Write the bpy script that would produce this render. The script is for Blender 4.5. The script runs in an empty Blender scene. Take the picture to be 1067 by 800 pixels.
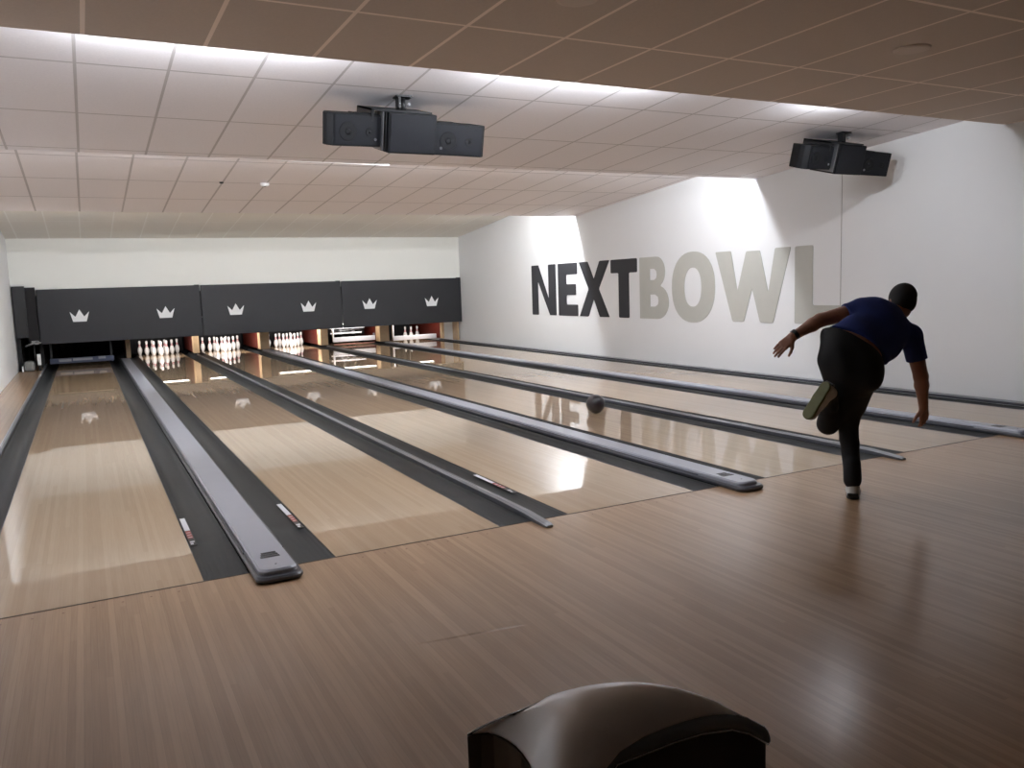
import bpy, bmesh, math, random
import numpy as np
from mathutils import Vector, Matrix
random.seed(4)
scn = bpy.context.scene
C = scn.collection
PI = math.pi

# ---------------------------------------------------------------- camera
cam_d = bpy.data.cameras.new('camera'); cam = bpy.data.objects.new('camera', cam_d); C.objects.link(cam)
cam_d.sensor_fit = 'HORIZONTAL'; cam_d.sensor_width = 36.0; cam_d.lens = 853.34 * 36.0 / 1067.0
cam_d.clip_start = 0.05; cam_d.clip_end = 100
Rt = Vector((0.88577, -0.46294, -0.03311)); Up = Vector((0.08489, 0.09146, 0.99218)); Fw = Vector((0.45630, 0.88166, -0.12031))
M = Matrix((Rt, Up, -Fw)).transposed().to_4x4(); M.translation = (0.6055, -4.5178, 1.5164)
cam.matrix_world = M
scn.camera = cam

# ---------------------------------------------------------------- world, exposure
w = bpy.data.worlds.new('world'); scn.world = w; w.use_nodes = True
w.node_tree.nodes['Background'].inputs[0].default_value = (0.5, 0.42, 0.36, 1)
w.node_tree.nodes['Background'].inputs[1].default_value = 0.02
scn.view_settings.view_transform = 'Standard'; scn.view_settings.look = 'None'
scn.view_settings.gamma = 1.0; scn.view_settings.use_curve_mapping = False
scn.view_settings.exposure = 0.92

# lamp powers: lamps hidden behind the three ceiling steps, the pin deck tubes, the added fill downlights behind the camera
STEP1_W, STEP2_W, STEP3_W = 72.0, 72.0, 90.0
DECK_W, FILL_W = 18.0, 0.2
STEP_COL = (0.88, 0.93, 1.0)

# ---------------------------------------------------------------- helpers
def lin(c):
    return tuple(((x/255.0)/12.92 if x/255.0 <= 0.04045 else ((x/255.0+0.055)/1.055)**2.4) for x in c)
def mat(name, col, rough=0.5, metal=0.0, coat=0.0, coat_rough=0.05, spec=0.5, noise=0.0, nscale=40.0, emit=None, estr=0.0):
    m = bpy.data.materials.new(name); m.use_nodes = True; nt = m.node_tree; b = nt.nodes['Principled BSDF']
    c = lin(col) + (1,)
    b.inputs['Base Color'].default_value = c
    b.inputs['Roughness'].default_value = rough; b.inputs['Metallic'].default_value = metal
    b.inputs['Coat Weight'].default_value = coat; b.inputs['Coat Roughness'].default_value = coat_rough
    b.inputs['Specular IOR Level'].default_value = spec
    if noise > 0:
        tc = nt.nodes.new('ShaderNodeTexCoord'); n = nt.nodes.new('ShaderNodeTexNoise'); n.inputs['Scale'].default_value = nscale
        mx = nt.nodes.new('ShaderNodeMixRGB'); mx.inputs[1].default_value = tuple(x*(1-noise) for x in c[:3])+(1,)
        mx.inputs[2].default_value = tuple(min(1, x*(1+noise)) for x in c[:3])+(1,)
        nt.links.new(tc.outputs['Object'], n.inputs['Vector']); nt.links.new(n.outputs['Fac'], mx.inputs[0]); nt.links.new(mx.outputs[0], b.inputs['Base Color'])
    if emit:
        b.inputs['Emission Color'].default_value = lin(emit)+(1,); b.inputs['Emission Strength'].default_value = estr
    return m
def wood(name, c1, c2, board, blen, coat, crough, seam=0.88, ior=1.5):
    """boards running along y: tone per board, long grain, thin seams"""
    m = bpy.data.materials.new(name); m.use_nodes = True; nt = m.node_tree; N = nt.nodes; L = nt.links; b = N['Principled BSDF']
    tc = N.new('ShaderNodeTexCoord'); sp = N.new('ShaderNodeSeparateXYZ'); L.new(tc.outputs['Object'], sp.inputs[0])
    def mth(op, a, v=None, lk=None):
        n = N.new('ShaderNodeMath'); n.operation = op; L.new(a, n.inputs[0])
        if lk is not None: L.new(lk, n.inputs[1])
        elif v is not None: n.inputs[1].default_value = v
        return n.outputs[0]
    bx = mth('DIVIDE', sp.outputs[0], board); fl = mth('FLOOR', bx); fr = mth('FRACT', bx)
    wn1 = N.new('ShaderNodeTexWhiteNoise'); wn1.noise_dimensions = '1D'; L.new(fl, wn1.inputs['W'])
    off = mth('MULTIPLY', wn1.outputs['Value'], 7.3)
    yy = mth('DIVIDE', sp.outputs[1], blen); yo = mth('ADD', yy, lk=off); yf = mth('FLOOR', yo)
    cb = N.new('ShaderNodeCombineXYZ'); L.new(fl, cb.inputs[0]); L.new(yf, cb.inputs[1])
    wn = N.new('ShaderNodeTexWhiteNoise'); wn.noise_dimensions = '3D'; L.new(cb.outputs[0], wn.inputs['Vector'])
    mp = N.new('ShaderNodeMapping'); mp.inputs['Scale'].default_value = (55, 1.6, 1); L.new(tc.outputs['Object'], mp.inputs[0])
    gn = N.new('ShaderNodeTexNoise'); gn.inputs['Scale'].default_value = 2.2; gn.inputs['Detail'].default_value = 5; L.new(mp.outputs[0], gn.inputs['Vector'])
    g1 = mth('SUBTRACT', gn.outputs['Fac'], 0.5); g2 = mth('MULTIPLY', g1, 1.5); fac = mth('ADD', wn.outputs['Value'], lk=g2)
    mx = N.new('ShaderNodeMixRGB'); mx.inputs[1].default_value = lin(c1)+(1,); mx.inputs[2].default_value = lin(c2)+(1,); L.new(fac, mx.inputs[0]); mx.use_clamp = True
    lt = mth('LESS_THAN', fr, 0.06); sm = mth('MULTIPLY', lt, 1-seam); one = N.new('ShaderNodeMath'); one.operation = 'SUBTRACT'; one.inputs[0].default_value = 1; L.new(sm, one.inputs[1])
    mm = N.new('ShaderNodeMixRGB'); mm.blend_type = 'MULTIPLY'; mm.inputs[0].default_value = 1; L.new(mx.outputs[0], mm.inputs[1]); L.new(one.outputs[0], mm.inputs[2])
    L.new(mm.outputs[0], b.inputs['Base Color']); b.inputs['Roughness'].default_value = 0.45
    b.inputs['Coat Weight'].default_value = coat; b.inputs['Coat Roughness'].default_value = crough; b.inputs['Coat IOR'].default_value = ior
    b.inputs['Specular IOR Level'].default_value = 0.3
    return m
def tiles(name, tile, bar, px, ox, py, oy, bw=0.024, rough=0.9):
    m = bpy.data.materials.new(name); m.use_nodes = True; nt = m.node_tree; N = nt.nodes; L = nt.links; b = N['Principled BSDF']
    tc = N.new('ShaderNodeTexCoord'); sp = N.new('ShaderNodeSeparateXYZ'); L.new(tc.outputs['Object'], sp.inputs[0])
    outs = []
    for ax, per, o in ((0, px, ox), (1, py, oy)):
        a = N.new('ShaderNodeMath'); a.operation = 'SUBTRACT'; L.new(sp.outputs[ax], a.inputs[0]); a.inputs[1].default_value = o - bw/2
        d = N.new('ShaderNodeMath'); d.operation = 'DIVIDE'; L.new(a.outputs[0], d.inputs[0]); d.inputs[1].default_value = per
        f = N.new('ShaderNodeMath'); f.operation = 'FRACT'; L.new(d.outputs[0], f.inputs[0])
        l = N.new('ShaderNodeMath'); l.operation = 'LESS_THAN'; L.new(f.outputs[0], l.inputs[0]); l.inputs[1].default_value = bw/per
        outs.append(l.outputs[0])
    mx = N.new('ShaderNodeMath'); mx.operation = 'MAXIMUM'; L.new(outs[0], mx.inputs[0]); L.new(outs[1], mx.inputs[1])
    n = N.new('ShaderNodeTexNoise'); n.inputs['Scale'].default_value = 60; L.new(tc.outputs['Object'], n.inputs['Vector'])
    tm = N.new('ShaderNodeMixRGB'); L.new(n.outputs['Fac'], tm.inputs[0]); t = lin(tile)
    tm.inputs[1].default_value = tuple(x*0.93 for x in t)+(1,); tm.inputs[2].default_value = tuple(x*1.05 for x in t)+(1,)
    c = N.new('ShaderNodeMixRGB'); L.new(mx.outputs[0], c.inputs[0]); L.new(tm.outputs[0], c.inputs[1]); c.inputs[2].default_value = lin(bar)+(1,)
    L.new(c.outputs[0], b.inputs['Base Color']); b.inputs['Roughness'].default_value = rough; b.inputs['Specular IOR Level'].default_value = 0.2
    return m

def obj(name, bm, m, parent=None, smooth=False, bevel=0):
    me = bpy.data.meshes.new(name)
    if isinstance(bm, tuple): me.from_pydata(bm[0], [], bm[1])
    else: bm.normal_update(); bm.to_mesh(me); bm.free()
    ms = m if isinstance(m, (list, tuple)) else [m]
    for x in ms: me.materials.append(x)
    o = bpy.data.objects.new(name, me); C.objects.link(o)
    if smooth: me.shade_smooth()
    if parent is not None: o.parent = parent
    if bevel:
        b = o.modifiers.new('bevel', 'BEVEL'); b.width = bevel; b.segments = 2; b.limit_method = 'ANGLE'
    return o
def tag(o, label, cat, group=None):
    o['label'] = label; o['category'] = cat
    if group: o['group'] = group
    return o
def struct(o, kind='structure'):
    o['kind'] = kind; return o
def thing(name, label, cat, loc=(0, 0, 0), rz=0, group=None):
    o = bpy.data.objects.new(name, None); C.objects.link(o); o.location = loc; o.rotation_euler = (0, 0, rz); o.empty_display_size = 0.1
    return tag(o, label, cat, group)
def box(bm, x0, x1, y0, y1, z0, z1, mi=0):
    v = [bm.verts.new((x, y, z)) for z in (z0, z1) for y in (y0, y1) for x in (x0, x1)]
    for q in ((0, 2, 3, 1), (4, 5, 7, 6), (0, 1, 5, 4), (2, 6, 7, 3), (0, 4, 6, 2), (1, 3, 7, 5)):
        f = bm.faces.new([v[i] for i in q]); f.material_index = mi
def bx(*a):
    bm = bmesh.new(); box(bm, *a); return bm
def cyl(bm, p, q, r0, r1=None, n=20, cap=True, mi=0):
    if r1 is None: r1 = r0
    p = Vector(p); q = Vector(q); d = (q-p).normalized(); a = d.orthogonal().normalized(); b = d.cross(a)
    A = [bm.verts.new(p+r0*(math.cos(t)*a+math.sin(t)*b)) for t in [2*PI*i/n for i in range(n)]]
    B = [bm.verts.new(q+r1*(math.cos(t)*a+math.sin(t)*b)) for t in [2*PI*i/n for i in range(n)]]
    for i in range(n):
        j = (i+1) % n; f = bm.faces.new((A[i], A[j], B[j], B[i])); f.smooth = True; f.material_index = mi
    if cap:
        bm.faces.new(A[::-1]).material_index = mi; bm.faces.new(B).material_index = mi
def lathe(bm, prof, c=(0, 0, 0), n=24, mats=None):
    rings = []
    for r, z in prof:
        rings.append([bm.verts.new((c[0]+r*math.cos(2*PI*i/n), c[1]+r*math.sin(2*PI*i/n), c[2]+z)) for i in range(n)])
    for k in range(len(rings)-1):
        for i in range(n):
            j = (i+1) % n; f = bm.faces.new((rings[k][i], rings[k][j], rings[k+1][j], rings[k+1][i])); f.smooth = True
            if mats: f.material_index = mats[k]
    bm.faces.new(rings[0][::-1]); bm.faces.new(rings[-1])
def sweep_y(bm, prof, ys, closed=True, scale=None):
    """cross-section prof [(x,z)] carried along y"""
    R = []
    for k, y in enumerate(ys):
        s = scale(k) if scale else (lambda x, z: (x, z))
        R.append([bm.verts.new((s(x, z)[0], y, s(x, z)[1])) for x, z in prof])
    n = len(prof)
    for k in range(len(R)-1):
        for i in range(n if closed else n-1):
            j = (i+1) % n; bm.faces.new((R[k][i], R[k+1][i], R[k+1][j], R[k][j]))
    if closed:
        bm.faces.new(R[0]); bm.faces.new(R[-1][::-1])
def flat_shape(name, loops, depth, m, parent=None, rounding=0.0):
    """2D outline with holes, extruded; returned mesh lies in local xy, thickness along z"""
    cu = bpy.data.curves.new(name, 'CURVE'); cu.dimensions = '2D'; cu.fill_mode = 'BOTH'; cu.extrude = depth/2
    for lp in loops:
        if rounding: lp = round_poly(lp, rounding)
        sp = cu.splines.new('POLY'); sp.points.add(len(lp)-1)
        for i, (x, y) in enumerate(lp): sp.points[i].co = (x, y, 0, 1)
        sp.use_cyclic_u = True
    t = bpy.data.objects.new('tmp', cu); C.objects.link(t)
    dg = bpy.context.evaluated_depsgraph_get()
    me = bpy.data.meshes.new_from_object(t.evaluated_get(dg)); me.name = name
    bpy.data.objects.remove(t); bpy.data.curves.remove(cu)
    me.materials.clear(); me.materials.append(m)
    o = bpy.data.objects.new(name, me); C.objects.link(o)
    if parent is not None: o.parent = parent
    return o
def round_poly(pts, r, n=4):
    out = []; L = len(pts)
    for i in range(L):
        p0, p, p1 = Vector(pts[i-1]), Vector(pts[i]), Vector(pts[(i+1) % L])
        a = (p0-p); b = (p1-p)
        if a.length < 1e-6 or b.length < 1e-6: continue
        rr = min(r, a.length*0.45, b.length*0.45); A = p+a.normalized()*rr; B = p+b.normalized()*rr
        for k in range(n+1):
            t = k/n; q = A*(1-t)**2+p*2*t*(1-t)+B*t*t; out.append((q.x, q.y))
    return out

# ---------------------------------------------------------------- materials
m_lane = wood('lane_wood', (184, 157, 126), (172, 143, 111), 0.0268, 3.2, 1.0, 0.016, seam=0.93, ior=1.85)
m_appr = wood('approach_wood', (176, 142, 108), (156, 122, 89), 0.0268, 3.2, 0.85, 0.20, seam=0.84)
m_wall = mat('wall_paint', (224, 224, 224), 0.85, noise=0.012, nscale=3)
m_wallb = mat('back_wall_paint', (236, 236, 230), 0.85, noise=0.012, nscale=3)
m_rear = mat('rear_wall_paint', (120, 96, 78), 0.9)
m_dark = mat('dark_interior', (26, 24, 26), 0.9)
m_gutter = mat('gutter_plastic', (42, 44, 45), 0.5, spec=0.3, coat=0.08, coat_rough=0.12, noise=0.12, nscale=4)
m_cap = mat('grey_cap', (164, 167, 178), 0.36, metal=0.1, coat=0.4, coat_rough=0.12, noise=0.04, nscale=6)
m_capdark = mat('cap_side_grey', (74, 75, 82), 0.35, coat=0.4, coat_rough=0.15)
m_rail = mat('rail_grey', (140, 142, 146), 0.35, metal=0.3, coat=0.4, coat_rough=0.12)
m_black = mat('black_plastic', (22, 22, 24), 0.4, noise=0.1)
m_mask = mat('masking_charcoal', (27, 27, 32), 0.55, noise=0.05, nscale=5)
m_white = mat('white_print', (235, 235, 235), 0.6)
m_ldark = mat('letter_charcoal', (46, 46, 50), 0.7, noise=0.03, nscale=8)
m_lgrey = mat('letter_grey', (178, 177, 169), 0.7, noise=0.03, nscale=8)
m_pin = mat('pin_white', (245, 243, 240), 0.25, coat=0.6)
m_red = mat('pin_red', (212, 110, 120), 0.3, coat=0.6)
m_kick = mat('kickback_wood', (200, 168, 130), 0.5, coat=0.3, noise=0.1, nscale=10)
m_kickside = mat('kickback_side', (92, 30, 18), 0.5, noise=0.15, nscale=8)
m_spk = mat('speaker_black', (13, 14, 17), 0.6, spec=0.25)
m_spkg = mat('speaker_grille', (9, 11, 18), 0.6, spec=0.3)
m_metal = mat('steel', (150, 150, 152), 0.3, metal=0.9)
m_arrow = mat('arrow_brown', (120, 84, 56), 0.5)

# ---------------------------------------------------------------- setting
LW = 1.0541; GW = 0.2346
X0 = [0.0, 1.7715, 3.3333, 5.0844, 6.6648, 8.3920]
XW = 9.80; XL = -0.74; YB = 16.14; YE = 20.4; YR = -9.0
LEND = 19.16

# approach floor + strip of floor beside the first lane
bm = bmesh.new()
box(bm, XL, XW, YR, 0.0, -0.12, 0.0)
box(bm, XL, -0.285, 0.0, YB+4, -0.12, 0.0)
struct(obj('floor', bm, m_appr))
# sub floor under lanes and gutters
struct(obj('floor_under_lanes', bx(-0.285, XW, 0.0, YE, -0.30, -0.13), m_dark))
# walls
def wall(name, x0, x1, y0, y1, z0, z1, m): return struct(obj(name, bx(x0, x1, y0, y1, z0, z1), m))
wall('wall_right', XW, XW+0.15, YR, YE, -0.3, 3.8, m_wall)
wall('wall_left', XL-0.15, XL, YR, YE, -0.3, 3.8, m_wall)
wall('wall_back', XL, XW, YB, YB+0.1, 1.62, 3.8, m_wallb)
wall('wall_pit', XL, XW, YE, YE+0.1, -0.3, 1.8, m_dark)
wall('wall_rear', XL, XW, YR-0.1, YR, -0.1, 3.8, m_rear)
struct(obj('ceiling_pit', bx(XL, XW, YB+0.1, YE, 1.62, 1.7), m_dark))

# ceiling: four tiled sections, each stepping up behind the end of the one before
t1 = tiles('tiles_front', (200, 186, 174), (244, 230, 218), 0.695, 0.742, 1.38, 0.21, bw=0.026)  # bar tone per section imitates how lamplight falls on the grid
t2 = tiles('tiles_second', (240, 236, 238), (198, 193, 193), 0.62, 0.70, 1.30, 2.24, bw=0.022)
t3 = tiles('tiles_third', (240, 234, 233), (196, 189, 187), 0.60, 0.69, 1.25, 7.75, bw=0.026)
t4 = tiles('tiles_last', (238, 234, 226), (248, 246, 240), 0.60, 0.69, 1.25, 11.6, bw=0.026)
E1, E2, E3 = 1.20, 5.00, 10.15
def slab(name, y0, z0, y1, z1, m, extra=None):
    prof = [(y0, z0), (y1, z1), (y1, z1+0.025), (y0, z0+0.025)]
    vs = []; fs = []
    for x in (XL, XW): vs += [(x, y, z) for y, z in prof]
    for i in range(4): j = (i+1) % 4; fs.append((i, j, 4+j, 4+i))
    fs += [(3, 2, 1, 0), (4, 5, 6, 7)]
    o = obj(name, (vs, fs), m); struct(o); return o
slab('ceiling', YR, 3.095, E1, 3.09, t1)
slab('ceiling.001', E1-0.25, 3.27, E2, 2.985, t2)
slab('ceiling.002', E2-0.02, 3.30, E3, 2.875, t3)
slab('ceiling.003', E3-0.02, 3.44, YB, 2.845, t4)
m_riser = mat('riser_white', (215, 208, 200), 0.8)
struct(obj('ceiling_riser', bx(XL, XW, E1-0.27, E1-0.25, 3.115, 3.8), m_riser))
struct(obj('ceiling_riser.001', bx(XL, XW, E2-0.03, E2-0.015, 2.99, 3.8), m_riser))
struct(obj('ceiling_riser.002', bx(XL, XW, E3-0.03, E3-0.015, 2.88, 3.8), m_riser))
struct(obj('ceiling_deck', bx(XL-.15, XW+.15, YR, YE, 3.8, 3.9), m_dark))
# vertical joint in the right wall
struct(obj('trim_1', bx(XW-0.003, XW, 3.385, 3.393, 0.1, 3.0), mat('joint_grey', (150, 146, 142), 0.8)))
# foul line and the screw dots in front of it
struct(obj('trim_2', bx(-0.28, XW-0.02, -0.006, 0.006, -0.01, 0.0012), mat('foul_line_dark', (70, 55, 42), 0.6)))
bm = bmesh.new()
for x0 in X0:
    for k in range(7):
        cyl(bm, (x0+LW/8*(k+1), -0.085, -0.002), (x0+LW/8*(k+1), -0.085, 0.0008), 0.006, n=10)
struct(obj('trim_3', bm, m_arrow))
# raised seam in the approach
bm = bmesh.new()
a = Vector((1.74, -1.325, 0)); b = Vector((2.26, -1.40, 0)); d = (b-a).normalized(); n_ = Vector((-d.y, d.x, 0))
cs = []
for t in (0, .15, .5, .85, 1):
    h = 0.0005+0.003*math.sin(PI*t); p = a+(b-a)*t
    cs.append([bm.verts.new(p-n_*0.012), bm.verts.new(p+Vector((0, 0, h))), bm.verts.new(p+n_*0.003)])
for i in range(4):
    for k in range(2): bm.faces.new((cs[i][k], cs[i+1][k], cs[i+1][k+1], cs[i][k+1]))
struct(obj('trim_4', bm, m_appr))

# ---------------------------------------------------------------- lanes
ORD = ['first', 'second', 'third', 'fourth', 'fifth', 'sixth']
lane_lab = ['maple bowling lane nearest the left wall, ending at a lowered dark sweep bar',
 'second bowling lane from the left wall, right of the nearest wide grey cap',
 'third bowling lane from the left wall, right of the nearest narrow rail',
 'fourth bowling lane from the left wall, with the rolling dark ball on it',
 'fifth bowling lane from the left wall, ending at the white machine bar',
 'glossy bowling lane nearest the right wall with the big letters']
# dark arrow markers inlaid in each lane: centres at every fifth board
for i, x0 in enumerate(X0):
    t = thing('bowling_lane', lane_lab[i], 'bowling lane', (x0, 0, 0), 0, 'bowling lanes side by side')
    obj('lane_surface', bx(0, LW, 0.008, LEND, -0.05, 0.0), m_lane, t)
    for k in range(7):
        bm = bmesh.new(); cx = LW/2+(k-3)*0.134; cy = 4.78-abs(k-3)*0.155
        v = [bm.verts.new((cx+dx, cy+dy, 0.0006)) for dx, dy in ((-0.012, -0.06), (0, -0.04), (0.012, -0.06), (0, 0.05))]
        bm.faces.new(v)
        obj('arrow_marker', bm, m_arrow, t)
    edge = bmesh.new()
    box(edge, -0.006, 0, 0.008, LEND, -0.05, -0.0015); box(edge, LW, LW+0.006, 0.008, LEND, -0.05, -0.0015)
    obj('edge_strip', edge, m_black, t)

# ---------------------------------------------------------------- gutters
def gutter_mesh(mirror):
    W_ = GW-0.008
    prof = [(0, -0.003), (0.02, -0.004), (0.032, -0.022), (0.06, -0.044), (0.095, -0.056), (0.135, -0.056), (0.17, -0.044), (0.198, -0.022), (0.208, -0.004), (W_, -0.002)]
    prof = [(x*W_/prof[-1][0], z) for x, z in prof]
    if mirror: prof = [(W_-x, z) for x, z in prof][::-1]
    bm = bmesh.new(); ys = [0.004, 0.9, 2.2, 3.5, 8, 14, LEND]
    dep = [0.25, 0.3, 1, 1, 1, 1.2, 1.3]
    top = []; bot = []
    for y, dd in zip(ys, dep):
        top.append([bm.verts.new((x, y, z*dd-0.001)) for x, z in prof]); bot.append([bm.verts.new((x, y, -0.09)) for x in (0, W_)])
    for k in range(len(ys)-1):
        for i in range(len(prof)-1):
            f = bm.faces.new((top[k][i], top[k+1][i], top[k+1][i+1], top[k][i+1])); f.smooth = True
            f.normal_update()
            if f.normal.z < 0: f.normal_flip()
        bm.faces.new((top[k][0], bot[k][0], bot[k+1][0], top[k+1][0])); bm.faces.new((top[k][-1], top[k+1][-1], bot[k+1][1], bot[k][1]))
    bm.faces.new(top[0]+bot[0][::-1])
    return bm
m_stw = mat('sticker_white', (215, 215, 220), 0.4); m_str = mat('sticker_red', (150, 62, 48), 0.4); m_stb = mat('sticker_black', (30, 28, 28), 0.4)
def sticker(parent, x, y):
    bm = bmesh.new()
    box(bm, x-0.02, x+0.02, y+0.0, y+0.7, -0.0005, 0.0012, 2)
    box(bm, x-0.016, x+0.016, y+0.36, y+0.69, 0.0012, 0.0018, 0)
    box(bm, x-0.015, x+0.015, y+0.17, y+0.35, 0.0012, 0.0018, 1)
    for q in range(3): box(bm, x-0.012, x+0.012, y+0.19+q*0.055, y+0.2+q*0.055, 0.0018, 0.0021, 0)
    box(bm, x-0.014, x+0.002, y+0.03, y+0.06, 0.0012, 0.0018, 0); box(bm, x-0.014, x+0.012, y+0.075, y+0.10, 0.0012, 0.0018, 0)
    obj('warning_sticker', bm, [m_stw, m_str, m_stb], parent)
for i, x0 in enumerate(X0):
    for side in (0, 1):
        gx = x0-GW+0.002 if side == 0 else x0+LW+0.006
        t = thing('lane_gutter', 'dark grey gutter along the %s side of the %s lane from the left wall' % ('left' if side == 0 else 'right', ORD[i]), 'gutter', (gx, 0, 0), 0, 'dark gutters beside the lanes')
        obj('channel', gutter_mesh(side == 0), m_gutter, t)
        if (i, side) in ((0, 1), (1, 0), (2, 0)):
            sticker(t, (GW-0.036) if side == 0 else 0.024, 0.70)

# ---------------------------------------------------------------- dividers between the lanes
def wide_cap(xc, wd, label, with_patch=True):
    t = thing('lane_divider', label, 'lane divider', (xc, 0, 0), 0, 'wide grey caps between lanes')
    h = wd/2
    # base tray
    def ring(hw, y0, z, r=0.065):
        pts = []
        for a in range(0, 91, 15):
            A = math.radians(a); pts.append((-hw+r-r*math.cos(A), y0+r*0.9-r*0.9*math.sin(A), z))
        for a in range(90, -1, -15):
            A = math.radians(a); pts.append((hw-r+r*math.cos(A), y0+r*0.9-r*0.9*math.sin(A), z))
        pts.append((hw, 17.3, z)); pts.append((-hw, 17.3, z)); return pts
    def loft(rings, m, name, parent):
        bm = bmesh.new(); R = [[bm.verts.new(p) for p in r] for r in rings]; n = len(R[0])
        for k in range(len(R)-1):
            for q in range(n): bm.faces.new((R[k][q], R[k][(q+1) % n], R[k+1][(q+1) % n], R[k+1][q]))
        bm.faces.new(R[-1]); bm.faces.new(R[0][::-1])
        o = obj(name, bm, m, parent); return o
    loft([ring(h-0.004, -0.235, 0.001), ring(h+0.002, -0.245, 0.012), ring(h+0.002, -0.245, 0.024), ring(h-0.006, -0.235, 0.034)], m_capdark, 'base_tray', t)
    loft([ring(h-0.020, -0.205, 0.0342, 0.06), ring(h-0.022, -0.20, 0.052, 0.06), ring(h-0.032, -0.19, 0.062, 0.06)], m_cap, 'cover', t)
    for s in (-1, 1):
        obj('side_trim', bx(s*(h-0.012)-0.004, s*(h-0.012)+0.004, 0.25, 17.2, 0.033, 0.041), m_capdark, t)
    if with_patch:
        bm = bmesh.new()
        for q in range(3): box(bm, -0.055+0.008*q, 0.05-0.004*q, 0.02+q*0.035, 0.046+q*0.035, 0.062, 0.0632)
        obj('badge', bm, m_black, t)
        bm = bmesh.new(); cyl(bm, (0, -0.11, 0.0615), (0, -0.11, 0.0635), 0.005, n=12); obj('screw', bm, m_black, t)
    return t
wide_cap((X0[0]+LW+X0[1])/2, X0[1]-X0[0]-LW-2*GW-0.002, 'wide pale grey divider cap between the first and second lanes from the left')
wide_cap((X0[2]+LW+X0[3])/2, X0[3]-X0[2]-LW-2*GW-0.002, 'wide pale grey divider cap between the third and fourth lanes from the left')
wide_cap((X0[4]+LW+X0[5])/2, X0[5]-X0[4]-LW-2*GW-0.002, 'wide pale grey divider cap between the fifth and sixth lanes, nearest the lettered wall')
def rail(xc, label, nose=True, hw=0.024, x_name='lane_divider'):
    t = thing(x_name, label, 'lane divider', (xc, 0, 0), 0, 'narrow grey rails between gutters')
    prof = [(-hw, 0.0005), (-hw, 0.030), (-hw*0.7, 0.038), (-hw*0.5, 0.044), (hw*0.5, 0.044), (hw*0.7, 0.038), (hw, 0.030), (hw, 0.0005)]
    bm = bmesh.new()
    ys = [17.5, 1.2, 0.5, 0.1, -0.05, -0.16, -0.19]
    sc = [(1, 1), (1, 1), (1, 1.05), (1.25, 1.0), (1.4, 0.75), (1.3, 0.55), (1.0, 0.35)]
    if not nose: ys = ys[:3]+[0.004]; sc = sc[:3]+[(1, 1)]
    sweep_y(bm, prof, ys, scale=lambda k: (lambda x, z: (x*sc[k][0], 0.0005+(z-0.0005)*sc[k][1])))
    bm.normal_update()
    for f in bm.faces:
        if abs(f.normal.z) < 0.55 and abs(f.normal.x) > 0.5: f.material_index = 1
    obj('rail_body', bm, [m_rail, m_capdark], t, bevel=0.002)
    obj('rail_groove', bx(-0.004, 0.004, 0.5, 17.4, 0.0438, 0.0450), m_capdark, t)
    return t
rail((X0[1]+LW+X0[2])/2, 'narrow grey divider rail between the second and third lanes from the left')
rail((X0[3]+LW+X0[4])/2, 'narrow grey divider rail between the fourth and fifth lanes, its tip behind the bowler')
rail(-0.26, 'narrow grey rail along the outer gutter by the left wall', nose=False)
rail(9.72, 'narrow grey rail along the outer gutter by the lettered right wall', nose=False, hw=0.035)

# ---------------------------------------------------------------- masking panels with crowns
crown = [(-0.30, -0.165), (0.27, -0.165), (0.41, 0.125), (0.185, -0.02), (0.0, 0.19), (-0.185, -0.02), (-0.41, 0.125)]
crown = [(x*0.47+0.004, z*0.76) for x, z in crown]
mp = [(-0.27, 3.075, 'left third', (0.527, 2.298)), (3.095, 6.455, 'middle third', (3.86, 5.611)), (6.475, 9.79, 'right third', (7.192, 8.919))]
for x0, x1, lab, cx in mp:
    t = thing('masking_panel', 'charcoal masking panel with two white crowns, ' + lab, 'panel', ((x0+x1)/2, 16.1, 0.56), 0, 'charcoal masking panels over the pins')
    xm = (x0+x1)/2; z0 = 0.0; z1 = 1.19
    obj('board', bx(x0-xm, x1-xm, -0.02, 0.02, z0, z1), m_mask, t, bevel=0.004)
    for c in cx:
        o = flat_shape('crown_emblem', [crown], 0.004, m_white, t); o.rotation_euler = (PI/2, 0, 0); o.location = (c-xm, -0.0225, 0.585)
    obj('edge_clip', bx(x1-xm-0.12, x1-xm-0.01, -0.028, 0.02, z1, z1+0.012), m_black, t)
# black side housing left of the panels
t = thing('side_housing', 'tall black upright housing between left wall and masking panels', 'housing', (-0.5, 16.15, 0))
obj('upright', bx(-0.22, 0.02, -0.12, -0.02, 0.72, 1.83), m_black, t, bevel=0.005)
obj('side_panel', bx(0.02, 0.215, -0.10, -0.04, 0.62, 1.80), m_dark, t)
obj('rear_post', bx(-0.23, -0.15, -0.02, 0.04, 0.0, 1.8), m_dark, t)
t = thing('wall_motor', 'small grey round-cornered machine casing on floor by the left wall', 'machine', (-0.52, 16.0, 0))
obj('casing', bx(-0.10, 0.10, -0.12, 0.12, 0.0, 0.22), mat('casing_grey', (130, 130, 128), 0.5), t, bevel=0.05)
obj('foot', bx(-0.14, -0.11, -0.16, -0.02, 0.0, 0.12), m_white, t, bevel=0.012)
t = thing('switch_box', 'small white box standing beside the grey casing at far left', 'box', (-0.33, 16.0, 0.0))
obj('housing', bx(-0.035, 0.035, -0.04, 0.04, 0.12, 0.36), m_white, t, bevel=0.008)
obj('stand', bx(-0.02, 0.02, -0.02, 0.02, 0.0, 0.12), m_black, t)
t = thing('bent_bracket', 'bent grey metal bracket under the left end of the panels', 'bracket', (-0.40, 15.98, 0.62))
bm = bmesh.new(); cyl(bm, (-0.16, 0, -0.08), (0.05, 0, 0.0), 0.02, n=10); cyl(bm, (0.05, 0, 0.0), (0.14, 0, -0.02), 0.018, n=10); obj('arm', bm, m_metal, t)
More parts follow.
